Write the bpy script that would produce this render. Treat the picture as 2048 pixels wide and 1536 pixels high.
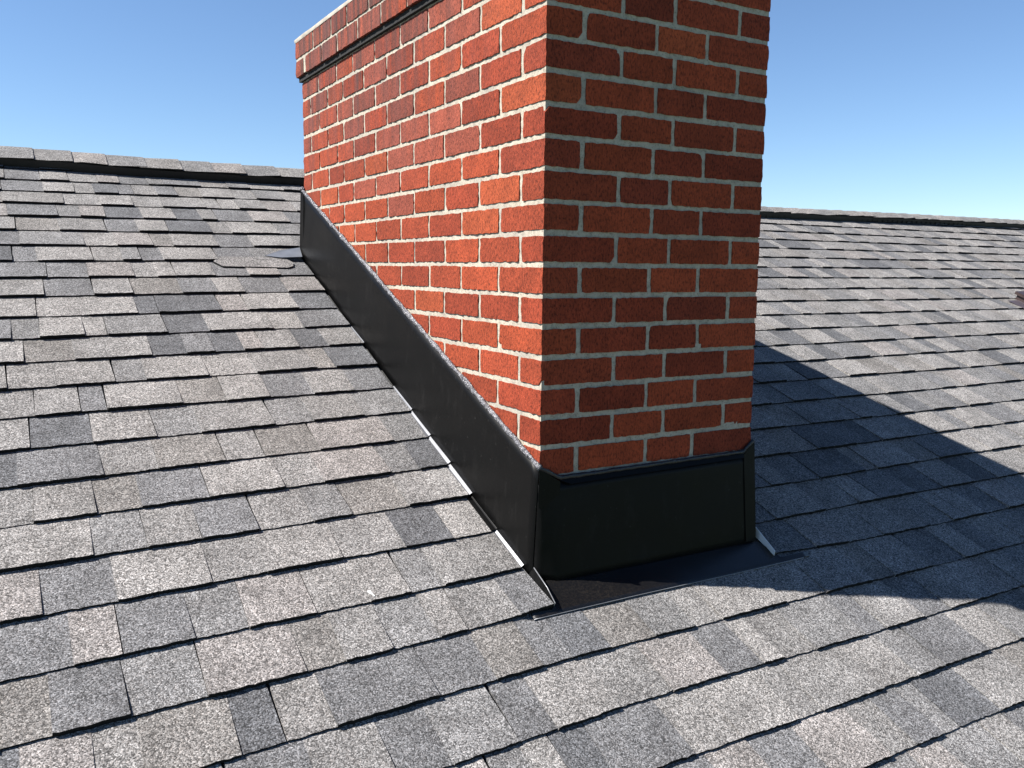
import bpy, math, random
import numpy as np
from mathutils import Matrix, Vector, noise as mnoise

random.seed(7)
rng = np.random.default_rng(11)
scene = bpy.context.scene
for _o in list(bpy.data.objects):
    bpy.data.objects.remove(_o)

# ------------------------------------------------------------------ camera
YAW, PITCH, ROLL = 0.5240, 0.1330, 0.0101
CAM = Vector((-1.0031, -1.6079, -0.0086))
fw = Vector((math.sin(YAW) * math.cos(PITCH), math.cos(YAW) * math.cos(PITCH), -math.sin(PITCH)))
rt = Vector((math.cos(YAW), -math.sin(YAW), 0))
up = rt.cross(fw)
rr = rt * math.cos(ROLL) + up * math.sin(ROLL)
uu = -rt * math.sin(ROLL) + up * math.cos(ROLL)
cam_data = bpy.data.cameras.new('camera')
cam = bpy.data.objects.new('camera', cam_data)
scene.collection.objects.link(cam)
m3 = Matrix((rr, uu, -fw)).transposed()
cam.matrix_world = Matrix.Translation(CAM) @ m3.to_4x4()
cam_data.sensor_fit = 'HORIZONTAL'
cam_data.sensor_width = 36.0
cam_data.lens = 1735.5 / 2048 * 36.0
cam_data.clip_start = 0.02
cam_data.clip_end = 5000
scene.camera = cam

# ------------------------------------------------------------------ world, sun, exposure
SUN_EL = math.radians(50.5)
SUN_AZ = math.atan2(-0.952, 0.306)          # from +Y towards +X
to_sun = Vector((math.sin(SUN_AZ) * math.cos(SUN_EL), math.cos(SUN_AZ) * math.cos(SUN_EL), math.sin(SUN_EL)))
world = bpy.data.worlds.new('World')
scene.world = world
world.use_nodes = True
wn = world.node_tree.nodes
wl = world.node_tree.links
bg = wn['Background']
sky = wn.new('ShaderNodeTexSky')
sky.sky_type = 'NISHITA'
sky.sun_disc = False
sky.sun_elevation = SUN_EL
sky.sun_rotation = SUN_AZ
sky.altitude = 700
sky.air_density = 1.0
sky.dust_density = 0.0
sky.ozone_density = 6.0
wl.new(sky.outputs[0], bg.inputs[0])
bg.inputs[1].default_value = 0.056

sun_data = bpy.data.lights.new('sun', 'SUN')
sun_data.energy = 5.0
sun_data.angle = math.radians(0.53)
sun_data.color = (1.0, 0.955, 0.90)
sun = bpy.data.objects.new('sun', sun_data)
scene.collection.objects.link(sun)
sun.rotation_euler = to_sun.to_track_quat('Z', 'Y').to_euler()
sun.location = (-3, 1, 5)

scene.view_settings.view_transform = 'Standard'
scene.view_settings.look = 'None'
scene.view_settings.gamma = 1.0
scene.view_settings.exposure = 1.5
scene.view_settings.use_curve_mapping = False

# ------------------------------------------------------------------ dimensions (metres; origin: near left corner of the chimney)
S, CL, CF, COURSE = 0.1966, 0.1597, 0.1509, 0.0677    # brick pitch, cut closer on the side / front, course height
W = 2.5 * S + CF
D = 8 * S + CL
Z0, PITCHR = -0.7083, 0.4004                            # roof plane at y = 0, slope
CT, ST = math.cos(PITCHR), math.sin(PITCHR)
EXPO, V0 = 0.1377, 1.2773                               # shingle exposure, butt of course 0


def RP(x, v, n=0.0):
    return (x, v * CT - n * ST, Z0 + v * ST + n * CT)


def bedz(k):
    return -(k - 8) * COURSE


# ------------------------------------------------------------------ helpers
def make_mesh(name, verts, faces, mat=None, tint=None, smooth=False):
    me = bpy.data.meshes.new(name)
    me.from_pydata([tuple(v) for v in verts], [], faces)
    if mat:
        me.materials.append(mat)
    if tint is not None:
        at = me.attributes.new('tint', 'FLOAT_COLOR', 'POINT')
        t = np.asarray(tint, dtype=np.float32)
        if t.ndim == 1:
            t = np.tile(t, (len(verts), 1))
        if t.shape[1] == 3:
            t = np.concatenate([t, np.ones((len(t), 1), np.float32)], 1)
        at.data.foreach_set('color', t.ravel())
    if smooth:
        me.polygons.foreach_set('use_smooth', [True] * len(me.polygons))
    me.update()
    return me


def link(name, me, parent=None):
    o = bpy.data.objects.new(name, me)
    scene.collection.objects.link(o)
    if parent is not None:
        o.parent = parent
        o.matrix_parent_inverse = parent.matrix_world.inverted()
    return o


def thing(name, label, cat, loc=(0, 0, 0), group=None):
    o = bpy.data.objects.new(name, None)
    scene.collection.objects.link(o)
    o.empty_display_size = 0.1
    o.location = loc
    o.matrix_world = Matrix.Translation(Vector(loc))
    o['label'] = label
    o['category'] = cat
    if group:
        o['group'] = group
    return o


class MB:
    """collects several pieces into one mesh"""
    def __init__(self):
        self.v, self.f, self.t = [], [], []

    def add(self, verts, faces, tint=(1, 1, 1)):
        b = len(self.v)
        self.v += [tuple(p) for p in verts]
        self.f += [tuple(i + b for i in f) for f in faces]
        self.t += [tuple(tint)] * len(verts)

    def mesh(self, name, mat, smooth=False):
        return make_mesh(name, self.v, self.f, mat, np.array(self.t, dtype=np.float32), smooth)


def slab(quad, thick_vec):
    """thin plate: quad corners + offset vector"""
    q = [Vector(p) for p in quad]
    t = Vector(thick_vec)
    v = q + [p + t for p in q]
    n = len(q)
    f = [tuple(range(n)), tuple(range(2 * n - 1, n - 1, -1))]
    for i in range(n):
        j = (i + 1) % n
        f.append((i, i + n, j + n, j)[::-1])
    return v, f


def tube(path, rads, seg=8, squash=1.0):
    """lumpy tube through points"""
    v, f = [], []
    n = len(path)
    for i, p in enumerate(path):
        p = Vector(p)
        d = (Vector(path[min(i + 1, n - 1)]) - Vector(path[max(i - 1, 0)])).normalized()
        a = d.orthogonal().normalized()
        ref = Vector((0, 0, 1))
        a = (ref - d * ref.dot(d)).normalized()
        b = d.cross(a)
        for k in range(seg):
            th = 2 * math.pi * k / seg
            r = rads[i] if not callable(rads) else rads(i, k)
            v.append(p + a * (math.cos(th) * r) + b * (math.sin(th) * r * squash))
    for i in range(n - 1):
        for k in range(seg):
            k2 = (k + 1) % seg
            f.append((i * seg + k, i * seg + k2, (i + 1) * seg + k2, (i + 1) * seg + k))
    f.append(tuple(range(seg - 1, -1, -1)))
    f.append(tuple((n - 1) * seg + k for k in range(seg)))
    return v, f


# ------------------------------------------------------------------ materials
class NT:
    def __init__(self, name):
        self.m = bpy.data.materials.new(name)
        self.m.use_nodes = True
        self.n = self.m.node_tree.nodes
        self.l = self.m.node_tree.links
        self.b = self.n['Principled BSDF']

    def node(self, t, **kw):
        nd = self.n.new(t)
        for k, v in kw.items():
            if k.startswith('in_'):
                nd.inputs[k[3:].replace('_', ' ')].default_value = v
            else:
                setattr(nd, k, v)
        return nd

    def lk(self, a, b):
        self.l.new(a, b)

    def pos(self, scale=(1, 1, 1)):
        g = self.node('ShaderNodeNewGeometry')
        mp = self.node('ShaderNodeMapping')
        mp.inputs['Scale'].default_value = scale
        self.lk(g.outputs['Position'], mp.inputs['Vector'])
        return mp.outputs[0]

    def noise(self, scale, detail=3.0, rough=0.55, vec=None, stretch=(1, 1, 1)):
        nd = self.node('ShaderNodeTexNoise')
        nd.inputs['Scale'].default_value = scale
        nd.inputs['Detail'].default_value = detail
        nd.inputs['Roughness'].default_value = rough
        self.lk(vec if vec is not None else self.pos(stretch), nd.inputs['Vector'])
        return nd.outputs['Fac']

    def ramp(self, fac, stops, interp='LINEAR'):
        r = self.node('ShaderNodeValToRGB')
        r.color_ramp.interpolation = interp
        e = r.color_ramp.elements
        while len(e) < len(stops):
            e.new(0.5)
        for el, (p, c) in zip(e, stops):
            el.position = p
            el.color = (c, c, c, 1) if not hasattr(c, '__len__') else (*c[:3], 1)
        self.lk(fac, r.inputs[0])
        return r.outputs['Color']

    def mix(self, fac, a, b, mode='MIX'):
        m = self.node('ShaderNodeMix', data_type='RGBA', blend_type=mode)
        for sock, val in ((m.inputs['Factor'], fac), (m.inputs['A'], a), (m.inputs['B'], b)):
            if hasattr(val, 'links') or isinstance(val, bpy.types.NodeSocket):
                self.lk(val, sock)
            elif isinstance(val, (int, float)):
                sock.default_value = val if sock.type == 'VALUE' else (val, val, val, 1)
            else:
                sock.default_value = (*val[:3], 1)
        return m.outputs['Result']

    def math(self, op, a, b=None, c=None):
        m = self.node('ShaderNodeMath', operation=op)
        for i, v in enumerate((a, b, c)):
            if v is None:
                continue
            if isinstance(v, bpy.types.NodeSocket):
                self.lk(v, m.inputs[i])
            else:
                m.inputs[i].default_value = v
        return m.outputs[0]

    def attr(self, name='tint'):
        a = self.node('ShaderNodeAttribute', attribute_name=name)
        return a.outputs['Color']

    def bump(self, height, strength, dist, prev=None):
        b = self.node('ShaderNodeBump')
        b.inputs['Strength'].default_value = strength
        b.inputs['Distance'].default_value = dist
        self.lk(height, b.inputs['Height'])
        if prev is not None:
            self.lk(prev, b.inputs['Normal'])
        return b.outputs[0]

    def set(self, color=None, rough=None, metal=None, normal=None, spec=None):
        for k, v in (('Base Color', color), ('Roughness', rough), ('Metallic', metal), ('Normal', normal), ('Specular IOR Level', spec)):
            if v is None:
                continue
            s = self.b.inputs[k]
            if isinstance(v, bpy.types.NodeSocket):
                self.lk(v, s)
            elif isinstance(v, (int, float)):
                s.default_value = v
            else:
                s.default_value = (*v[:3], 1)
        return self.m


def mat_shingle():
    t = NT('asphalt_shingle')
    base = t.attr()
    vor = t.node('ShaderNodeTexVoronoi', feature='F1')
    vor.inputs['Scale'].default_value = 440
    t.lk(t.pos(), vor.inputs['Vector'])
    sep = t.node('ShaderNodeSeparateColor')
    t.lk(vor.outputs['Color'], sep.inputs[0])
    # granules: dark, middle and pale grains in one blend
    gran = t.ramp(sep.outputs[0], [(0.0, 0.24), (0.22, 0.50), (0.5, 0.94), (0.74, 1.34), (0.9, 1.80), (1.0, 2.3)])
    # patches where pale or dark grains gather
    mott = t.ramp(t.noise(15, 5, 0.65), [(0.28, 0.76), (0.72, 1.22)])
    fine = t.ramp(t.noise(130, 2, 0.5), [(0.3, 0.86), (0.7, 1.14)])
    warm = t.mix(t.ramp(sep.outputs[1], [(0.0, 0.0), (0.55, 0.0), (1.0, 0.5)]), (1, 1, 1), (1.08, 0.985, 0.92))
    c = t.mix(1.0, base, gran, 'MULTIPLY')
    c = t.mix(1.0, c, mott, 'MULTIPLY')
    c = t.mix(1.0, c, fine, 'MULTIPLY')
    c = t.mix(1.0, c, warm, 'MULTIPLY')
    hgt = t.math('ADD', t.math('MULTIPLY', vor.outputs['Distance'], -1.0), sep.outputs[2])
    nrm = t.bump(hgt, 0.45, 0.0012)
    nrm = t.bump(t.noise(18, 2), 0.25, 0.004, nrm)
    return t.set(c, 0.93, 0, nrm, 0.25)


def mat_asphalt_edge():
    t = NT('asphalt_edge')
    c = t.ramp(t.noise(200, 2), [(0.3, (0.004, 0.004, 0.0045)), (0.8, (0.014, 0.0135, 0.0135))])
    return t.set(c, 0.9, 0, t.bump(t.noise(300, 2), 0.4, 0.001), 0.2)


def mat_brick():
    t = NT('red_brick')
    base = t.attr()
    # wire-cut face: fine vertical drag marks and pits
    drag = t.noise(210, 4, 0.65, stretch=(1, 1, 0.45))
    pit = t.ramp(t.noise(230, 3, 0.6, stretch=(1, 1, 0.5)), [(0.38, 0.22), (0.49, 1.0)])
    big = t.ramp(t.noise(16, 3), [(0.3, 0.80), (0.7, 1.14)])
    mid = t.ramp(drag, [(0.3, 0.70), (0.65, 1.16)])
    c = t.mix(1.0, base, mid, 'MULTIPLY')
    c = t.mix(1.0, c, big, 'MULTIPLY')
    c = t.mix(0.68, c, pit, 'MULTIPLY')
    # weathering: greyish-purple bloom and soot streaks running down from the corbel
    g = t.node('ShaderNodeNewGeometry')
    sx = t.node('ShaderNodeSeparateXYZ')
    t.lk(g.outputs['Position'], sx.inputs[0])
    hz = t.node('ShaderNodeMapRange')
    hz.inputs['From Min'].default_value = 0.18
    hz.inputs['From Max'].default_value = 0.80
    t.lk(sx.outputs[2], hz.inputs['Value'])
    yz = t.node('ShaderNodeMapRange')
    yz.inputs['From Min'].default_value = 0.05
    yz.inputs['From Max'].default_value = 0.9
    t.lk(sx.outputs[1], yz.inputs['Value'])
    st = t.ramp(t.noise(9, 4, 0.6, stretch=(1, 1.6, 0.22)), [(0.42, 0.0), (0.62, 1.0)])
    fac = t.math('MULTIPLY', t.math('MULTIPLY', st, hz.outputs[0]), yz.outputs[0])
    fac = t.math('MULTIPLY', fac, 0.85)
    c = t.mix(fac, c, (0.090, 0.040, 0.036))
    soot = t.ramp(t.noise(30, 3, 0.6, stretch=(1, 1.4, 0.08)), [(0.46, 0.0), (0.62, 1.0)])
    fac2 = t.math('MULTIPLY', t.math('MULTIPLY', soot, hz.outputs[0]), t.math('MULTIPLY', yz.outputs[0], 0.8))
    c = t.mix(fac2, c, (0.030, 0.022, 0.020))
    nrm = t.bump(drag, 0.8, 0.004)
    nrm = t.bump(t.noise(600, 2), 0.35, 0.0008, nrm)
    return t.set(c, 0.9, 0, nrm, 0.2)


def mat_mortar():
    t = NT('mortar')
    c = t.ramp(t.noise(60, 5, 0.65), [(0.25, (0.21, 0.188, 0.152)), (0.5, (0.345, 0.310, 0.248)), (0.8, (0.42, 0.382, 0.315))])
    dirt = t.ramp(t.noise(240, 3, 0.7), [(0.30, 0.45), (0.46, 1.0)])
    c = t.mix(0.8, c, dirt, 'MULTIPLY')
    grey = t.ramp(t.noise(7, 3), [(0.45, 0.0), (0.7, 0.5)])
    c = t.mix(grey, c, (0.19, 0.185, 0.17))
    nrm = t.bump(t.noise(300, 4, 0.7), 0.6, 0.002)
    return t.set(c, 0.95, 0, nrm, 0.2)


def mat_black_metal():
    t = NT('black_coated_metal')
    dust = t.ramp(t.noise(34, 5, 0.7, stretch=(1, 1, 0.35)), [(0.55, 0.0), (0.8, 1.0)])
    spot = t.ramp(t.noise(90, 2, 0.5), [(0.70, 0.0), (0.76, 1.0)])
    c = t.mix(t.math('MULTIPLY', dust, 0.35), (0.0030, 0.0030, 0.0030), (0.018, 0.0175, 0.017))
    c = t.mix(t.math('MULTIPLY', spot, 0.30), c, (0.04, 0.039, 0.037))
    r = t.ramp(t.noise(6, 4, 0.6), [(0.3, 0.34), (0.7, 0.46)])
    nrm = t.bump(t.noise(3.5, 2, 0.4), 0.12, 0.02)
    return t.set(c, r, 0.0, nrm, 0.10)


def mat_dusty_metal():
    t = NT('dusty_black_metal')
    grit = t.ramp(t.noise(160, 5, 0.75), [(0.45, 0.0), (0.72, 1.0)])
    area = t.ramp(t.noise(9, 3, 0.6), [(0.35, 0.15), (0.7, 1.0)])
    c = t.mix(t.math('MULTIPLY', t.math('MULTIPLY', grit, area), 0.38), (0.0045, 0.0045, 0.005), (0.040, 0.033, 0.025))
    nrm = t.bump(t.noise(5, 2), 0.15, 0.02)
    return t.set(c, 0.27, 0, nrm, 0.4)


def mat_simple(name, col, rough, metal=0.0, nscale=60, namp=0.25, bump=0.0, bscale=80, bdist=0.002):
    t = NT(name)
    lo = tuple(x * (1 - namp) for x in col)
    hi = tuple(min(1, x * (1 + namp)) for x in col)
    c = t.ramp(t.noise(nscale, 4, 0.6), [(0.3, lo), (0.7, hi)])
    nrm = t.bump(t.noise(bscale, 3), bump, bdist) if bump else None
    return t.set(c, rough, metal, nrm)


M_SH = mat_shingle()
M_EDGE = mat_asphalt_edge()
M_BRICK = mat_brick()
M_MORTAR = mat_mortar()
M_BLACK = mat_black_metal()
M_APRON = mat_dusty_metal()
M_GALV = mat_simple('galvanised_metal', (0.115, 0.118, 0.128), 0.42, 0.4, 25, 0.15, 0.1, 30, 0.002)
M_WHITE = mat_simple('white_coated_metal', (0.62, 0.63, 0.64), 0.5, 0.0, 40, 0.06)
M_TONGUE = mat_simple('pale_grey_metal', (0.13, 0.14, 0.16), 0.4, 0.2, 25, 0.15)
M_HEM = mat_simple('bare_metal_hem', (0.20, 0.205, 0.215), 0.4, 0.5, 30, 0.2)
M_SEAL = mat_simple('grey_sealant', (0.100, 0.100, 0.108), 0.25, 0.0, 140, 0.8, 0.9, 150, 0.008)
M_BSEAL = mat_simple('black_sealant', (0.006, 0.006, 0.007), 0.4, 0.0, 120, 0.5, 0.6, 150, 0.004)
M_VENT = mat_simple('black_vent_plastic', (0.003, 0.003, 0.0035), 0.6, 0.0, 50, 0.5, 0.3, 200, 0.002)
M_BROWN = mat_simple('brown_coated_metal', (0.030, 0.018, 0.017), 0.45, 0.0, 30, 0.25)
M_FLANGE = mat_simple('dull_brown_flange', (0.045, 0.036, 0.045), 0.5, 0.0, 30, 0.2)
M_CONC = mat_simple('crown_mortar', (0.245, 0.222, 0.185), 0.95, 0.0, 18, 0.25, 0.6, 90, 0.004)
M_FELT = mat_simple('roof_deck_felt', (0.03, 0.03, 0.03), 0.95, 0.0, 50, 0.3)
M_SHADE = mat_simple('painted_shade', (0.004, 0.004, 0.004), 1.0, 0.0, 60, 0.8, 0.8, 120, 0.004)  # near-black colour standing in for shade under the corbel
M_CHIP = mat_simple('white_dropping', (0.60, 0.60, 0.58), 0.8, 0.0, 90, 0.06)
M_GRASS = mat_simple('grass', (0.06, 0.09, 0.035), 0.95, 0.0, 0.4, 0.4)
M_SIDING = mat_simple('painted_siding', (0.55, 0.54, 0.50), 0.7, 0.0, 3, 0.08)

# ------------------------------------------------------------------ ground and roof
X0R, X1R, VB = -4.2, 9.6, -2.6
RIDGE = [(-4.3, 2.80), (-1.006, 2.786), (-0.445, 2.752), (0.222, 2.737), (1.6, 2.680), (3.116, 2.627), (4.494, 2.661), (6.065, 2.686), (9.7, 2.70)]
VENTW = 0.132


def vw(x):
    """slope width of the ridge cap, narrowing to the right"""
    t = max(0.0, min(1.0, (x - 0.2) / 2.5))
    return VENTW - 0.045 * t



def vlow(x):
    for (a, va), (b, vb) in zip(RIDGE, RIDGE[1:]):
        if x <= b:
            t = (x - a) / (b - a)
            t = max(0.0, t)
            return va + (vb - va) * t
    return RIDGE[-1][1]


me = make_mesh('ground', [(-600, -600, -6.2), (600, -600, -6.2), (600, 600, -6.2), (-600, 600, -6.2)], [(0, 1, 2, 3)], M_GRASS)
ground = link('ground', me)
ground['kind'] = 'structure'

# deck: near slope, far slope behind the ridge
xs = np.linspace(X0R, X1R, 60)
v, f = [], []
for x in xs:
    va = vlow(x) + vw(x)
    a = RP(x, va, -0.004)
    v.append(RP(x, VB, -0.004))
    v.append(a)
    v.append((x, a[1] + 3.6 * CT, a[2] - 3.6 * ST))
    v.append(RP(x, VB, -0.20))
    v.append((a[0], a[1], a[2] - 0.22))
    v.append((x, a[1] + 3.6 * CT, a[2] - 3.6 * ST - 0.2))
for i in range(len(xs) - 1):
    a, b = 6 * i, 6 * (i + 1)
    f += [(a, b, b + 1, a + 1), (a + 1, b + 1, b + 2, a + 2), (a + 3, a + 4, b + 4, b + 3), (a + 4, a + 5, b + 5, b + 4),
          (a, a + 3, b + 3, b), (a + 2, b + 2, b + 5, a + 5)]
f += [(0, 1, 4, 3), (1, 2, 5, 4)]
e = 6 * (len(xs) - 1)
f += [(e, e + 3, e + 4, e + 1), (e + 1, e + 4, e + 5, e + 2)]
roof = link('roof', make_mesh('roof', v, f, M_FELT))
roof['kind'] = 'structure'

# house body below the eaves, out of the picture
hv, hf = [], []
for z in (-6.2, -1.95):
    for x, y in ((X0R + .3, -1.9), (X1R - .3, -1.9), (X1R - .3, 5.6), (X0R + .3, 5.6)):
        hv.append((x, y, z))
hf = [(0, 1, 5, 4), (1, 2, 6, 5), (2, 3, 7, 6), (3, 0, 4, 7)]
hw = link('house_wall', make_mesh('house_wall', hv, hf, M_SIDING))
hw['kind'] = 'structure'

# ------------------------------------------------------------------ shingles
PAL = [((0.146, 0.1405, 0.1355), 3.2),    # pale taupe
       ((0.134, 0.1300, 0.1265), 3.2),    # warm grey
       ((0.117, 0.1155, 0.1150), 3.0),    # mid grey
       ((0.099, 0.0990, 0.1015), 2.2),    # slate grey
       ((0.074, 0.0755, 0.0795), 1.3),    # charcoal
       ((0.144, 0.1350, 0.1300), 0.7),    # pinkish
       ((0.120, 0.1140, 0.1080), 0.9)]    # brown grey
PW = np.array([w for _, w in PAL]); PW = PW / PW.sum()


def butt_v(i, x):
    vv = V0 - i * EXPO
    if x < 0:
        vv += -0.033 * (-x) if x > -1.6 else -0.053 - 0.01 * (-x - 1.6)
    if i == 10 and x > 0.6:
        vv += 0.014 * max(0.0, 1 - (x - 0.65) / 0.35)
    vv += 0.0022 * math.sin(1.7 * x + 1.3 * i) + 0.0012 * math.sin(6.1 * x + 2.1 * i)
    return vv


def lift(i, x):
    l = 0.0009 * math.sin(5.3 * x + 3.7 * i) + 0.0006 * math.sin(13.1 * x + 1.9 * i)
    if i == 10 and -0.3 < x < 0:
        l += 0.013 * ((x + 0.3) / 0.3) ** 2
    if i == 10 and 0.6 < x < 1.0:
        l += 0.010 * ((1.0 - x) / 0.4) ** 2
    return l


def seg_count(i, x0, x1):
    near = i > -2 and -1.8 < x1 and x0 < 2.2
    return max(2, int(round((x1 - x0) / (0.010 if near else 0.026))))


def shingle_piece(i, x0, x1, high, skew, vtop_cap=None, cut_top=None):
    w = x1 - x0
    nx = seg_count(i, x0, x1)
    ph = random.uniform(0, 100)
    hb = (0.0128 if high else 0.0082) + random.uniform(-0.0008, 0.0012)
    verts, top, bot, up_ = [], [], [], []
    tl = EXPO + 0.022
    for k in range(nx + 1):
        x = x0 + w * k / nx
        vb = butt_v(i, x) + random.uniform(-0.0014, 0.0014) + 0.0013 * mnoise.noise(Vector((x * 30, ph, 0)))
        if high:
            vb -= 0.0015
        l = lift(i, x) + 0.0009 * mnoise.noise(Vector((x * 17, ph, 5)))
        vt = vb + tl
        if vtop_cap is not None:
            vt = min(vt, vtop_cap(x))
            if vt < vb + 0.01:
                vt = vb + 0.01
        xs_ = x
        xt = x + (skew[0] if k == 0 else skew[1] if k == nx else 0)
        fr = (vt - vb) / tl
        top.append((xs_ + (random.uniform(-.0006, .0006)), vb, hb + l))
        bot.append((xs_, vb + 0.0012, 0.0018 + l))
        up_.append((xt, vt, hb + l * (1 - fr) + (0.0022 - hb) * fr))
    verts = [RP(*p) for p in top] + [RP(*p) for p in up_] + [RP(*p) for p in bot] + [RP(up_[0][0], up_[0][1], -0.002), RP(up_[-1][0], up_[-1][1], -0.002)]
    n = nx + 1
    faces, mats = [], []
    for k in range(nx):
        faces.append((k, k + 1, n + k + 1, n + k)); mats.append(0)
        faces.append((2 * n + k, 2 * n + k + 1, k + 1, k)); mats.append(1)
    faces.append((0, n, 3 * n, 2 * n)); mats.append(0)
    faces.append((n - 1, 3 * n - 1, 3 * n + 1, 2 * n - 1)); mats.append(0)
    return verts, faces, mats


def cuts(i):
    """x spans that a course fills"""
    vb = V0 - i * EXPO
    if i <= -5 and False:
        return [(X0R, X1R)]
    ymid_v = vb
    lo = {5: -0.027, 6: -0.031, 7: -0.033, 8: -0.037, 9: -0.030}.get(i, -0.0235 - 0.004 * random.random())
    hi = W + 0.03
    if i == 10:
        return [(X0R, -0.022), (W + 0.026, X1R)]
    if -4 <= i <= 9:
        return [(X0R, lo), (hi, X1R)]
    return [(X0R, X1R)]


NCAM = np.array([rr[:], uu[:], fw[:]])


def project(p):
    q = NCAM @ (np.array(p) - np.array(CAM[:]))
    if q[2] < 0.05:
        return None
    return 1024 + 1735.5 * q[0] / q[2], 768 - 1735.5 * q[1] / q[2]


def score(verts, nx):
    """visible size in the picture, 0 when outside"""
    c = [project(verts[j]) for j in (0, nx, 2 * nx + 1, nx + 1)]
    if any(p is None for p in c):
        return 0
    mx = sum(p[0] for p in c) / 4
    my = sum(p[1] for p in c) / 4
    if not any(-20 < p[0] < 2068 and -20 < p[1] < 1556 for p in c):
        return 0
    # behind the chimney
    if 640 < mx < 1490 and my < 900 and verts[0][0] > 0.0:
        return 0
    a = 0
    for j in range(4):
        p, q = c[j], c[(j + 1) % 4]
        a += p[0] * q[1] - q[0] * p[1]
    return abs(a) / 2


pieces = []
i_top = int(math.floor((V0 - 2.80) / EXPO)) - 1
i_bot = int((V0 - VB) / EXPO) - 1
for i in range(i_top, i_bot + 1):
    vb = V0 - i * EXPO
    for (sx0, sx1) in cuts(i):
        x = sx0
        high = random.random() < 0.5
        strip_left = random.uniform(0.3, 1.0)
        if sx0 > 0 or i in range(-4, 11):
            pass
        segs = []
        while x < sx1 - 1e-6:
            w = random.choice([random.uniform(0.08, 0.13), random.uniform(0.11, 0.18), random.uniform(0.14, 0.21)]) if high else random.uniform(0.07, 0.15)
            gap = 0.0
            if w > strip_left:
                w = max(0.06, strip_left)
                gap = 0.0022
                strip_left = 1.0
            else:
                strip_left -= w
            xe = min(sx1, x + w)
            if sx1 - xe < 0.05:
                xe = sx1
            if gap == 0.0 and high and random.random() < 0.85:
                gap = 0.0021
            segs.append((x, xe - (gap if xe < sx1 else 0), high))
            x = xe
            if gap in (0.0, 0.0021) or random.random() < 0.5:
                high = not high
        prev = -1
        for (a, b, h) in segs:
            if vlow(0.5 * (a + b)) + 0.03 < butt_v(i, 0.5 * (a + b)):
                continue
            k = int(rng.choice(len(PAL), p=PW))
            while prev >= 0 and abs(PAL[k][0][0] - PAL[prev][0][0]) < 0.009:
                k = int(rng.choice(len(PAL), p=PW))
            prev = k
            tint = np.array(PAL[k][0]) * random.uniform(0.90, 1.10)
            if h and random.random() < 0.35:
                tint = np.array(PAL[random.choice((0, 0, 1, 5))][0]) * random.uniform(1.0, 1.10)
            elif not h and random.random() < 0.3:
                tint = np.array(PAL[random.choice((2, 3, 3, 4, 6))][0]) * random.uniform(.92, 1.05)
            sk = (random.uniform(-.004, .004), random.uniform(-.004, .004))
            if a == sx0:
                sk = (0, sk[1])
            if b == sx1:
                sk = (sk[0], 0)
            vs, fs, ms = shingle_piece(i, a, b, h, sk, vtop_cap=lambda x: vlow(x) + 0.06)
            nx = seg_count(i, a, b)
            # tone drifts a little across each tab
            ga, gb = random.uniform(-.24, .24), random.uniform(-.16, .16)
            fx = np.linspace(-.5, .5, nx + 1)
            row = 1 + ga * fx
            k3 = np.concatenate([row - gb / 2, row + gb / 2, row, [1.0, 1.0]])
            pieces.append((score(vs, nx), vs, fs, ms, tint[None, :] * k3[:, None]))

pieces.sort(key=lambda p: -p[0])


def shingle_mesh(name, vs, fs, ms, tint):
    me_ = make_mesh(name, vs, fs, None, tint)
    me_.materials.append(M_SH)
    me_.materials.append(M_EDGE)
    me_.polygons.foreach_set('material_index', ms)
    return me_


for s_, vs, fs, ms, tint in pieces[:290]:
    link('shingle', shingle_mesh('shingle', vs, fs, ms, tint), roof)
AV, AF, AM, ATI = [], [], [], []
for s_, vs, fs, ms, tint in pieces[290:]:
    b = len(AV)
    AV += vs
    AF += [tuple(j + b for j in q) for q in fs]
    AM += ms
    ATI.append(tint)
o = link('shingle_field', shingle_mesh('shingle_field', AV, AF, AM, np.concatenate(ATI).astype(np.float32)), roof)
o['kind'] = 'stuff'

# a loose off-cut lying over course near the upper end of the side flashing
pts = [(-0.362, 1.800), (-0.338, 1.756), (-0.105, 1.748), (-0.082, 1.764), (-0.074, 1.800), (-0.10, 1.845), (-0.33, 1.845)]
tv = [RP(x, v_, 0.0125) for x, v_ in pts] + [RP(x, v_, 0.006) for x, v_ in pts]
n = len(pts)
tf = [tuple(range(n))] + [(a + n, (a + 1) % n + n, (a + 1) % n, a) for a in range(n)]
me = make_mesh('shingle_patch', tv, tf, None, np.array([0.128, 0.123, 0.12]))
me.materials.append(M_SH); me.materials.append(M_EDGE)
me.polygons.foreach_set('material_index', [0] + [1] * n)
link('shingle_patch', me, roof)

# ------------------------------------------------------------------ ridge vent
rv = thing('ridge_vent', 'long black ridge vent along the roof peak, capped with grey shingles', 'ridge vent', RP(2.0, vlow(2.0) + vw(2.0), 0))
HV = 0.044
v, f = [], []
xs = np.linspace(X0R, X1R, 120)
for x in xs:
    vl = vlow(x) + 0.004 * math.sin(3 * x)
    apex = RP(x, vlow(x) + vw(x), HV)
    a0 = RP(x, vl, -0.002)
    a1 = RP(x, vl, HV - 0.004 + 0.003 * math.sin(4.3 * x))
    ax = RP(x, vlow(x) + vw(x), 0)
    b1 = (x, 2 * ax[1] - a1[1], a1[2])
    b0 = (x, 2 * ax[1] - a0[1], a0[2])
    v += [a0, a1, apex, b1, b0]
for k in range(len(xs) - 1):
    for j in range(4):
        a = 5 * k + j
        f.append((a, a + 5, a + 6, a + 1))
link('vent_body', make_mesh('vent_body', v, f, M_VENT), rv)
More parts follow.
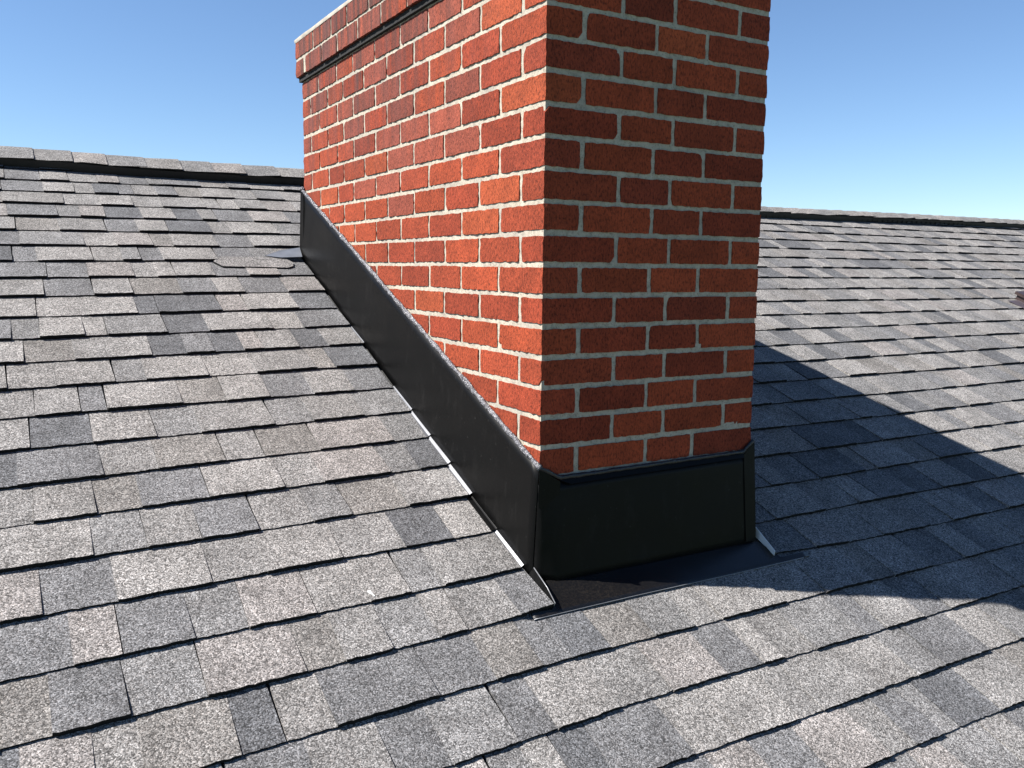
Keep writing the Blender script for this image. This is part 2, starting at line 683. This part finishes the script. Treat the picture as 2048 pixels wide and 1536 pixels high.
# small louvre ribs under the lip
mb = MB()
for k in range(200):
    x = -3.0 + k * 0.055
    vl = vlow(x) - 0.003
    q = [RP(x, vl, 0.004), RP(x + 0.006, vl, 0.004), RP(x + 0.006, vl, 0.026), RP(x, vl, 0.026)]
    mb.add(*slab(q, (0, 0.01, 0)))
o = link('louvre_ribs', mb.mesh('louvre_ribs', M_VENT), rv)
o['kind'] = 'stuff'
x = X0R
capk = 0
while x < X1R - 0.3:
    w = 0.143 + random.uniform(-0.012, 0.012)
    ov = 0.03
    dn = random.uniform(-0.001, 0.002)
    tone = np.array(random.choice([(0.140, 0.134, 0.128), (0.125, 0.121, 0.118), (0.115, 0.113, 0.112), (0.15, 0.14, 0.133)])) * random.uniform(.9, 1.08)
    side = 0.006 + random.uniform(-0.006, 0.004)
    v, f, ms = [], [], []
    prof = []
    for (xx, nn) in ((x, HV + 0.004), (x + w * 0.5, HV + 0.007), (x + w + ov, HV + 0.0095 + dn)):
        vl = vlow(xx) - side
        va = vlow(xx) + vw(xx)
        ap = RP(xx, va, nn + 0.002)
        m1 = RP(xx, va - 0.02, nn + 0.001)
        m0 = RP(xx, (vl + va) / 2, nn)
        lo_ = RP(xx, vl, nn - 0.004 + random.uniform(-0.004, 0.003))
        lo2 = RP(xx, vl + 0.001, nn - 0.011)
        row = [lo2, lo_, m0, m1, (ap[0], ap[1], ap[2] - 0.004)]
        row += [(p[0], 2 * ap[1] - p[1], p[2]) for p in (m1, m0, lo_, lo2)]
        v += row
    nr = 9
    for r_ in range(2):
        for j in range(nr - 1):
            a = r_ * nr + j
            f.append((a, a + nr, a + nr + 1, a + 1))
            ms.append(1 if j in (0, nr - 2) else 0)
    # butt end of the cap
    b = len(v)
    base = 2 * nr
    v += [(p[0] + 0.0, p[1], p[2] - 0.007) for p in v[base:base + nr]]
    for j in range(nr - 1):
        f.append((base + j, b + j, b + j + 1, base + j + 1))
        ms.append(1)
    me = make_mesh('cap_shingle', v, f, None, tone)
    me.materials.append(M_SH); me.materials.append(M_EDGE)
    me.polygons.foreach_set('material_index', ms)
    link('cap_shingle', me, rv)
    x += w

# ------------------------------------------------------------------ chimney
chim = thing('chimney', 'tall red brick chimney with pale mortar joints and a corbelled top', 'chimney', (0, 0, Z0))
JT = 0.0118
FL_TOP0, FL_SL = -0.447, 0.4155            # top line of the side flashing: z = FL_TOP0 + FL_SL*y

BPAL = [((0.215, 0.048, 0.023), 3.0), ((0.198, 0.044, 0.023), 3.0), ((0.178, 0.037, 0.020), 2.2), ((0.230, 0.058, 0.027), 1.5), ((0.155, 0.034, 0.020), 1.0)]
BW = np.array([w for _, w in BPAL]); BW = BW / BW.sum()
BPUR = [(0.178, 0.052, 0.038), (0.158, 0.047, 0.036), (0.190, 0.056, 0.041)]


def brick_box(x0, x1, y0, y1, z0, z1, fine):
    """box with finely broken arrises; fine = axes ('x','y') along which the visible arrises run"""
    nx = max(1, int(round((x1 - x0) / 0.011))) if 'x' in fine else 1
    ny = max(1, int(round((y1 - y0) / 0.011))) if 'y' in fine else 1
    nz = 4
    idx = {}
    verts, faces = [], []

    chip = [random.uniform(0, 1) < 0.05 for _ in range(8)]

    def vid(a, b, c):
        if (a, b, c) in idx:
            return idx[(a, b, c)]
        px = x0 + (x1 - x0) * a / nx
        py = y0 + (y1 - y0) * b / ny
        pz = z0 + (z1 - z0) * c / nz
        on = (a in (0, nx)) + (b in (0, ny)) + (c in (0, nz))
        if on >= 2:
            j = 0.0013
            if c in (0, nz):
                pz += random.uniform(-j, j * 0.8)
            if a in (0, nx):
                px += random.uniform(-j, j) * 0.8
            if b in (0, ny):
                py += random.uniform(-j, j) * 0.8
        if on == 3:
            s_ = 0.0007
            ci = (a > 0) * 4 + (b > 0) * 2 + (c > 0)
            if chip[ci]:
                s_ = 0.0042
            px += s_ * (1 if a == 0 else -1) * (1 if nx > 1 or ny > 1 else 0) * (1.0 if 'x' in fine else 0)
            py += s_ * (1 if b == 0 else -1) * (1.0 if 'y' in fine else 0)
            pz += s_ * 0.7 * (1 if c == 0 else -1)
        idx[(a, b, c)] = len(verts)
        verts.append((px, py, pz))
        return idx[(a, b, c)]

    for a in range(nx):
        for c in range(nz):
            faces.append((vid(a, 0, c), vid(a + 1, 0, c), vid(a + 1, 0, c + 1), vid(a, 0, c + 1)))
            faces.append((vid(a + 1, ny, c), vid(a, ny, c), vid(a, ny, c + 1), vid(a + 1, ny, c + 1)))
    for b in range(ny):
        for c in range(nz):
            faces.append((vid(0, b + 1, c), vid(0, b, c), vid(0, b, c + 1), vid(0, b + 1, c + 1)))
            faces.append((vid(nx, b, c), vid(nx, b + 1, c), vid(nx, b + 1, c + 1), vid(nx, b, c + 1)))
    for a in range(nx):
        for b in range(ny):
            faces.append((vid(a, b, nz), vid(a + 1, b, nz), vid(a + 1, b + 1, nz), vid(a, b + 1, nz)))
            faces.append((vid(a, b + 1, 0), vid(a + 1, b + 1, 0), vid(a + 1, b, 0), vid(a, b, 0)))
    return verts, faces


def brick_tint(z, y):
    p = max(0.0, min(1.0, (z - 0.12) / 0.5)) * 0.6
    if y > 0.35 and random.random() < p:
        c = np.array(random.choice(BPUR))
    else:
        c = np.array(BPAL[int(rng.choice(len(BPAL), p=BW))][0])
    return c * random.uniform(0.82, 1.12) * np.array([1.22, 0.97, 0.76])


BD = 0.0912            # brick depth
rest = MB()
nb = 0


def put_brick(x0, x1, y0, y1, z0, z1, fine, individual):
    global nb
    vs, fs = brick_box(x0, x1, y0, y1, z0, z1, fine)
    t_ = brick_tint((z0 + z1) / 2, (y0 + y1) / 2)
    if individual:
        link('brick', make_mesh('brick', vs, fs, M_BRICK, t_), chim)
        nb += 1
    else:
        rest.add(vs, fs, t_)


def lay_course(even, zb, zt, off, ztest):
    """one ring of bricks; off = projection beyond the shaft; even rows start with a stretcher on the side face"""
    s, h, g = S, S / 2, JT / 2
    e_ = off
    if even:
        side = [0, s, 2 * s, 3 * s, 4 * s, 5 * s, 6 * s, 6 * s + CL, 7 * s + CL, 8 * s + CL]
        front = [h, 1.5 * s, 1.5 * s + CF, 2.5 * s + CF]
    else:
        side = [h] + [h + k * s for k in range(1, 7)] + [6.5 * s + CL, 7.5 * s + CL]
        front = [0, s, s + CF, 2 * s + CF]
    jig = lambda: random.uniform(-0.003, 0.003)
    sj = [side[0]] + [q + jig() for q in side[1:-1]] + [side[-1]]
    fj = [front[0]] + [q + jig() for q in front[1:-1]] + [front[-1]]
    pz = lambda: random.uniform(-0.0012, 0.0012)
    po = lambda: random.uniform(-0.0008, 0.0006)

    def vis_left(yc):
        return zt > FL_TOP0 + FL_SL * yc - 0.01

    # left and right faces
    for a, b in zip(sj, sj[1:]):
        last = abs(b - (8 * s + CL)) < 1e-6
        y0 = a + g if a > 0 else -e_
        y1 = b - g if not last else D + e_
        oo = po()
        if vis_left(a):
            put_brick(-e_ + oo, BD - e_, y0, y1, zb + pz(), zt + pz(), 'xy' if (a == 0 or last) else 'y', True)
        # right face: shifted mirror of the bond (header where the left has a stretcher)
    # front face
    for a, b in zip(fj, fj[1:]):
        x0 = a + g if a > 0 else -e_
        last = abs(b - W) < 1e-6
        x1 = b - g if not last else W + e_
        put_brick(x0, x1, -e_ + po(), BD - e_, zb + pz(), zt + pz(), 'xy' if (a == 0 or last) else 'x', zt > -0.49)
    # right face + back face, seen only from other positions
    # the front row ends in a stretcher (even) or in a header of the right-hand stretcher (odd)
    if even:
        rj = [h + k * s for k in range(0, 7)] + [6.5 * s + CL, 7.5 * s + CL]
        bj = [h, 1.5 * s, 1.5 * s + CF, 2.5 * s + CF]
    else:
        rj = [0, s, 2 * s, 3 * s, 4 * s, 5 * s, 6 * s, 6 * s + CL, 7 * s + CL, 8 * s + CL]
        bj = [0, s, s + CF, 2 * s + CF]
    for a, b in zip(rj, rj[1:]):
        if not vis_left(a):
            continue
        y0 = a + g if a > 0 else -e_
        last = abs(b - (8 * s + CL)) < 1e-6
        y1 = b - g if not last else D + e_
        put_brick(W + e_ - BD, W + e_ + po(), y0, y1, zb, zt, 'y', a == 0 and zt > -0.49)
    if zt > FL_TOP0 + FL_SL * D - 0.02:
        for a, b in zip(bj, bj[1:]):
            x0 = a + g if a > 0 else -e_
            x1 = b - g if abs(b - W) > 1e-6 else W + e_
            put_brick(x0, x1, D + e_ - BD, D + e_, zb, zt, 'x', False)


for k in range(-2, 16):
    zt = bedz(k) - JT / 2
    zb = bedz(k + 1) + JT / 2
    lay_course(k % 2 == 0, zb, zt, 0.0, None)
PC = 0.018
ZC = bedz(-2) + 0.016
lay_course(False, ZC, ZC + 0.0579, PC, None)
lay_course(True, ZC + 0.0670, ZC + 0.1249, PC, None)
o = link('brickwork', rest.mesh('brickwork', M_BRICK), chim)
o['kind'] = 'stuff'


# mortar: a finely uneven skin set just behind the brick faces
def mortar_sheet(p0, du, dv, nrm, nu, nv, amp, name):
    vs = []
    P0, U, V, N = (Vector(q) for q in (p0, du, dv, nrm))
    for j in range(nv + 1):
        for i_ in range(nu + 1):
            p = P0 + U * (i_ / nu) + V * (j / nv)
            h = mnoise.noise(p * 60) * 0.0016 + mnoise.noise(p * 150) * 0.0014
            h = max(-amp, min(0.0005, h))
            if i_ in (0, nu):
                h = 0
            vs.append(p + N * h)
    fs = []
    for j in range(nv):
        for i_ in range(nu):
            a = j * (nu + 1) + i_
            fs.append((a, a + 1, a + nu + 2, a + nu + 1))
    return vs, fs


RC = 0.0022
zlo, zhi = -0.86, ZC - 0.004
mb = MB()
hgt = zhi - zlo
mb.add(*mortar_sheet((RC, RC, zlo), (0, D - 2 * RC, 0), (0, 0, hgt), (-1, 0, 0), 190, 230, 0.003, 'm'))
mb.add(*mortar_sheet((RC, RC, zlo), (W - 2 * RC, 0, 0), (0, 0, hgt), (0, -1, 0), 110, 230, 0.003, 'm'))
mb.add(*mortar_sheet((W - RC, RC, zlo), (0, D - 2 * RC, 0), (0, 0, hgt), (1, 0, 0), 8, 8, 0.003, 'm'))
mb.add(*mortar_sheet((RC, D - RC, zlo), (W - 2 * RC, 0, 0), (0, 0, hgt), (0, 1, 0), 8, 8, 0.003, 'm'))
link('mortar', mb.mesh('mortar', M_MORTAR, True), chim)
# corbel core
a0, a1 = -PC + 0.0025, PC - 0.0025
ch = [(a0, a0), (W + a1, a0), (W + a1, D + a1), (a0, D + a1)]
v, f = slab([(x, y, ZC + 0.004) for x, y in ch], (0, 0, 0.1217))
link('corbel_mortar', make_mesh('corbel_mortar', v, f, M_MORTAR), chim)
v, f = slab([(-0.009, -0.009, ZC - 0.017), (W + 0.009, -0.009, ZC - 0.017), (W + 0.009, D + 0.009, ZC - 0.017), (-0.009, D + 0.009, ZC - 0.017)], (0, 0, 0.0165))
link('corbel_shade', make_mesh('corbel_shade', v, f, M_SHADE), chim)  # black slab that paints in the dark underside and shadow band
# mortar crown: sloping wash up to an unseen raised block
zc = ZC + 0.1254
ring = []
outer, inner = [], []
NS = 16


def rect_loop(x0, x1, y0, y1, z, jit):
    pts = []
    for (ax, ay), (bx, by) in (((x0, y0), (x1, y0)), ((x1, y0), (x1, y1)), ((x1, y1), (x0, y1)), ((x0, y1), (x0, y0))):
        for k in range(NS):
            t_ = k / NS
            pts.append((ax + (bx - ax) * t_ + random.uniform(-jit, jit), ay + (by - ay) * t_ + random.uniform(-jit, jit), z + random.uniform(-jit, jit)))
    return pts


loops = [rect_loop(-PC - 0.001, W + PC, -PC, D + PC + 0.001, zc - 0.001, 0.0), rect_loop(-PC - 0.003, W + PC + .002, -PC - .002, D + PC + 0.002, zc + 0.010, 0.0025),
         rect_loop(0.03, W - 0.03, 0.05, D - 0.06, zc + 0.034, 0.004), rect_loop(0.11, W - 0.11, 0.20, D - 0.24, zc + 0.060, 0.004)]
v, f = [], []
for lp in loops:
    v += lp
n = 4 * NS
for a in range(3):
    for k in range(n):
        f.append((a * n + k, a * n + (k + 1) % n, (a + 1) * n + (k + 1) % n, (a + 1) * n + k))
f.append(tuple(range(3 * n, 4 * n)))
link('crown', make_mesh('crown', v, f, M_CONC, None, True), chim)
XB = 0.535
ZB = 1.799 - 1.27 * XB
v, f = slab([(W - XB, 0.24, zc + 0.05), (XB, 0.24, zc + 0.05), (XB, 1.42, zc + 0.05), (W - XB, 1.42, zc + 0.05)], (0, 0, ZB - zc - 0.05))
link('shadow_block', make_mesh('shadow_block', v, f, M_CONC), chim)  # added out of view, sized only to cast the shadow edge on the roof

# ------------------------------------------------------------------ chimney flashing
fl = thing('chimney_flashing', 'black metal flashing wrapped around the foot of the brick chimney', 'flashing', (0, -0.03, Z0))


def plate(name, mat, quads_pts, nrm, th=0.0012, smooth=False):
    v_, f_ = slab(quads_pts, tuple(Vector(nrm) * th))
    return link(name, make_mesh(name, v_, f_, mat, None, smooth), fl)


def side_panel(xt, xb, sgn, name):
    """strip standing against the side of the chimney, slightly buckled"""
    vs, fs = [], []
    nu, nv = 60, 8
    for i_ in range(nu + 1):
        y = -0.006 + (D + 0.016) * i_ / nu
        zb = Z0 + y / CT * ST + 0.004
        zt = FL_TOP0 + FL_SL * y
        for j in range(nv + 1):
            t_ = j / nv
            x_ = xb + (xt - xb) * t_
            wob = 0.0022 * mnoise.noise(Vector((y * 2.2, t_ * 1.3, 3.1))) + 0.0012 * mnoise.noise(Vector((y * 6, t_ * 2, 9.1)))
            if j in (0, nv):
                wob *= 0.3
            vs.append((x_ + sgn * wob, y, zb + (zt - zb) * t_))
    for i_ in range(nu):
        for j in range(nv):
            a = i_ * (nv + 1) + j
            fs.append((a, a + 1, a + nv + 2, a + nv + 1))
    me_ = make_mesh(name, vs, fs, M_BLACK, None, True)
    o_ = link(name, me_, fl)
    md = o_.modifiers.new('thickness', 'SOLIDIFY')
    md.thickness = 0.0014
    md.offset = 0
    return o_


side_panel(-0.0065, -0.0195, -1, 'side_panel')
side_panel(W + 0.0065, W + 0.012, 1, 'side_panel')

YT, YB = -0.0055, -0.030
zfb = Z0 - 0.030 / CT * ST + 0.004
# front panel
vs, fs = [], []
nu, nv = 40, 10
for i_ in range(nu + 1):
    t_ = i_ / nu
    xb_ = -0.0185 + (W - 0.002 + 0.0185) * t_
    xt_ = -0.0070 + (W + 0.007 + 0.0070) * t_
    ztop = -0.485 + 0.006 * t_
    for j in range(nv + 1):
        q = j / nv
        x_ = xb_ + (xt_ - xb_) * q
        yb_ = YB + 0.022 * max(0, 1 - t_ * 14)
        zb_ = Z0 + yb_ / CT * ST + 0.003
        y_ = yb_ + (YT - yb_) * q
        wob = 0.0022 * mnoise.noise(Vector((x_ * 4, q * 2, 5.5)))
        vs.append((x_, y_ - (wob if 0 < j < nv else 0), zb_ + (ztop - zb_) * q))
for i_ in range(nu):
    for j in range(nv):
        a = i_ * (nv + 1) + j
        fs.append((a, a + nv + 1, a + nv + 2, a + 1))
o = link('front_panel', make_mesh('front_panel', vs, fs, M_BLACK, None, True), fl)
md = o.modifiers.new('thickness', 'SOLIDIFY'); md.thickness = 0.0014; md.offset = 0
# lip folded out along its top
lip = [(0.046, YT - 0.001, -0.482), (W - 0.03, YT - 0.001, -0.476), (W - 0.034, YT - 0.009, -0.487), (0.075, YT - 0.009, -0.493)]
plate('top_lip', M_BLACK, lip, (0, -0.6, 0.8))
# left wrap-around ear (side sheet folded round the corner, cut at a slant)
plate('corner_ear', M_BLACK, [(-0.0070, YT - 0.0022, FL_TOP0 - 0.002), (-0.0078, YT - 0.0030, -0.540), (0.046, YT - 0.0035, -0.540), (0.050, YT - 0.0022, -0.486)], (0, -1, 0))
# right wrap-around strip, full height
yq = lambda z: YT + (YB - YT) * (z + 0.48) / (zfb + 0.48)
plate('corner_strip', M_BLACK, [(W - 0.030, yq(-0.479) - 0.003, -0.479), (W - 0.032, yq(zfb + .012) - 0.003, zfb + 0.012),
                                (W + 0.0035, yq(zfb + 0.012) - 0.003, zfb + 0.012), (W + 0.0085, yq(-0.452) - 0.003, -0.449)], (0, -1, 0.05))

# apron sheet lying on the shingles below the front panel
vs, fs = [], []
nu, nv = 44, 8
for i_ in range(nu + 1):
    x_ = -0.078 + 0.845 * i_ / nu
    for j in range(nv + 1):
        q = j / nv
        v_low = -0.117 + 0.004 * i_ / nu
        v_hi = -0.020 if x_ > -0.012 and x_ < W + 0.020 else -0.098
        vv = v_low + (v_hi - v_low) * q
        nn = 0.0075 + 0.004 * q + 0.0012 * math.sin(9 * x_) * (1 - q)
        vs.append(RP(x_, vv, nn))
for i_ in range(nu):
    for j in range(nv):
        a = i_ * (nv + 1) + j
        fs.append((a, a + nv + 1, a + nv + 2, a + 1))
o = link('apron', make_mesh('apron', vs, fs, M_APRON, None, True), fl)
md = o.modifiers.new('thickness', 'SOLIDIFY'); md.thickness = 0.0016; md.offset = -1
path = [RP(-0.078 + 0.82 * k / 30, -0.118 + 0.004 * k / 30, 0.0078 + 0.0012 * math.sin(9 * (-0.078 + 0.79 * k / 30))) for k in range(31)]
v, f = tube(path, [0.0011] * 31, 6)
link('hem', make_mesh('hem', v, f, M_HEM, None, True), o)

# fin that closes the lower left end
pts = [RP(-0.0215, 0.012, 0.004), RP(-0.0215, -0.100, 0.012), RP(-0.0205, -0.101, 0.024), RP(-0.0185, -0.060, 0.031), RP(-0.0185, 0.006, 0.034)]
fin = plate('corner_fin', M_BLACK, pts, (1, 0, 0), 0.0015)
v, f = tube([RP(-0.0178, 0.004, 0.034), RP(-0.0178, -0.060, 0.031), RP(-0.0200, -0.101, 0.0240), RP(-0.0208, -0.101, 0.0155)], [0.0012] * 4, 6)
link('hem', make_mesh('hem', v, f, M_HEM, None, True), fin)

# pale turned-up edge under the shingles at the lower right end
v, f = slab([RP(W + 0.0225, 0.020, 0.009), RP(W + 0.0165, -0.088, 0.010), RP(W + 0.0165, -0.085, 0.0225), RP(W + 0.0225, 0.014, 0.034)], (0.0015, 0, 0))
link('turned_edge', make_mesh('turned_edge', v, f, M_WHITE), fl)

# step flashing: one folded piece per course, showing beside the cut shingle ends
show = {1: .002, 4: .003, 5: .005, 6: .007, 7: .008, 9: .006}
for i_ in (1, 4, 5, 6, 7, 8, 9):
    vb = butt_v(i_, -0.02)
    wv = show.get(i_, 0.003)
    xi = -0.0205
    p = [(-0.060, 0.006), (xi - wv * 0.8, 0.0085), (xi - wv * 0.2, 0.0100 + wv * 0.25), (xi + 0.0015, 0.0115 + wv * 0.35)]
    v, f = [], []
    for vv in (vb + 0.004, vb + EXPO + 0.01):
        dn = 0.0 if vv < vb + 0.05 else -0.006
        v += [RP(x_, vv, n_ + dn) for x_, n_ in p]
    m_ = len(p)
    for j in range(m_ - 1):
        f.append((j, j + 1, m_ + j + 1, m_ + j))
    mt = M_GALV if i_ in show else M_BLACK
    o = link('step_flashing', make_mesh('step_flashing', v, f, mt), fl)
    md = o.modifiers.new('thickness', 'SOLIDIFY'); md.thickness = 0.0008

# sealant bead along the top of the left side panel
path, rad = [], []
N = 240
for k in range(N + 1):
    y = -0.010 + (D + 0.012) * k / N
    z = FL_TOP0 + FL_SL * y + 0.002
    r_ = 0.0070 + 0.0038 * mnoise.noise(Vector((y * 16, 0, 1))) + 0.0024 * mnoise.noise(Vector((y * 60, 4, 0)))
    path.append((-0.0060, y, z + 0.0030 * mnoise.noise(Vector((y * 24, 7, 2)))))
    rad.append(r_)
rfun = lambda i_, k_: max(0.0035, rad[i_] + 0.0022 * mnoise.noise(Vector((i_ * 0.55, k_ * 1.7, 4.4))))
v, f = tube(path, rfun, 10, 0.8)
link('sealant_bead', make_mesh('sealant_bead', v, f, M_SEAL, None, True), fl)
path = [(-0.006 + (W + 0.010) * k / 80, YT - 0.0005, (-0.478 + 0.006 * k / 80 if 6 < k < 77 else (-0.478 + (0.030 * (7 - k) / 7 if k <= 6 else 0.006 + 0.026 * (k - 76) / 4)))) for k in range(81)]
v, f = tube(path, lambda i_, k_: 0.0052 + 0.0022 * mnoise.noise(Vector((i_ * 0.5, k_ * 1.3, 8.8))), 8, 0.8)
link('sealant_bead', make_mesh('sealant_bead', v, f, M_BSEAL, None, True), fl)

# back panel and folded upper end
zt_b = FL_TOP0 + FL_SL * D
plate('back_panel', M_BLACK, [(-0.010, D + 0.008, zt_b - 0.26), (W + 0.010, D + 0.008, zt_b - 0.26), (W + 0.008, D + 0.008, zt_b), (-0.008, D + 0.008, zt_b)], (0, 1, 0))
plate('end_fold', M_BLACK, [(-0.0185, D - 0.030, zt_b - 0.265), (-0.0205, D + 0.012, zt_b - 0.245), (-0.0105, D + 0.012, zt_b + 0.012), (-0.0090, D - 0.020, zt_b - 0.004)], (-1, 0, 0))
v, f = tube([(-0.010, D + 0.010, zt_b + 0.010), (-0.008, D + 0.004, zt_b + 0.012), (-0.002, D - 0.006, zt_b + 0.006)], [0.007, 0.008, 0.006], 8)
link('sealant_blob', make_mesh('sealant_blob', v, f, M_SEAL, None, True), fl)
# metal tongue sticking out over the shingles at the upper end
v, f = slab([RP(-0.165, 1.852, 0.014), RP(-0.110, 1.832, 0.016), RP(-0.030, 1.832, 0.020), RP(-0.022, 1.900, 0.030), RP(-0.10, 1.885, 0.024)], tuple(Vector(RP(0, 0, 0.0015)) - Vector(RP(0, 0, 0))))
link('back_tongue', make_mesh('back_tongue', v, f, M_TONGUE), fl)

# ------------------------------------------------------------------ box at the right edge
bx = thing('roof_vent', 'small brown metal box with a flat flange, set in the shingles at the right edge', 'roof vent', RP(4.2, 1.2, 0))
x0, x1, v0_, v1_ = 3.975, 4.42, 0.86, 1.385
q = [RP(x0 - .10, v0_ - .08, 0.013), RP(x1 + .10, v0_ - .08, 0.013), RP(x1 + .10, v1_ - 0.02, 0.013), RP(x0 - .10, v1_ - 0.02, 0.013)]
nv_ = tuple(Vector(RP(0, 0, 0.002)) - Vector(RP(0, 0, 0)))
v, f = slab(q, nv_)
link('flange', make_mesh('flange', v, f, M_FLANGE), bx)
q = [RP(x0, v0_, 0.013), RP(x1, v0_, 0.013), RP(x1, v1_, 0.013), RP(x0, v1_, 0.013)]
v, f = slab(q, tuple(Vector(RP(0, 0, 0.030)) - Vector(RP(0, 0, 0))))
link('box_body', make_mesh('box_body', v, f, M_BROWN), bx)
q = [RP(x0 - .012, v0_ - .012, 0.041), RP(x1 + .012, v0_ - .012, 0.041), RP(x1 + .012, v1_ + .012, 0.041), RP(x0 - .012, v1_ + .012, 0.041)]
v, f = slab(q, tuple(Vector(RP(0, 0, 0.016)) - Vector(RP(0, 0, 0))))
link('lid', make_mesh('lid', v, f, M_BROWN), bx)

# ------------------------------------------------------------------ white fleck on a shingle
pts = [(-0.397, 0.054), (-0.386, 0.056), (-0.3835, 0.046), (-0.381, 0.036), (-0.3785, 0.024), (-0.3815, 0.0235), (-0.386, 0.036), (-0.391, 0.045)]
pv = [RP(-0.39 + (x + 0.39) * 0.6, 0.04 + (v_ - 0.04) * 0.6, 0.0132) for x, v_ in pts] + [RP(-0.39 + (x + 0.39) * 0.6, 0.04 + (v_ - 0.04) * 0.6, 0.004) for x, v_ in pts]
n = len(pts)
ctr = len(pv)
pv.append(RP(-0.3875, 0.041, 0.0142))
pf = [((k + 1) % n, ctr, k)[::-1] for k in range(n)] + [(k + n, (k + 1) % n + n, (k + 1) % n, k) for k in range(n)]
fleck = link('dropping', make_mesh('dropping', pv, pf, M_CHIP))
fleck['label'] = 'tiny white dropping on a shingle left of the chimney foot'
fleck['category'] = 'dropping'

print('pieces', len(pieces), 'bricks', nb)
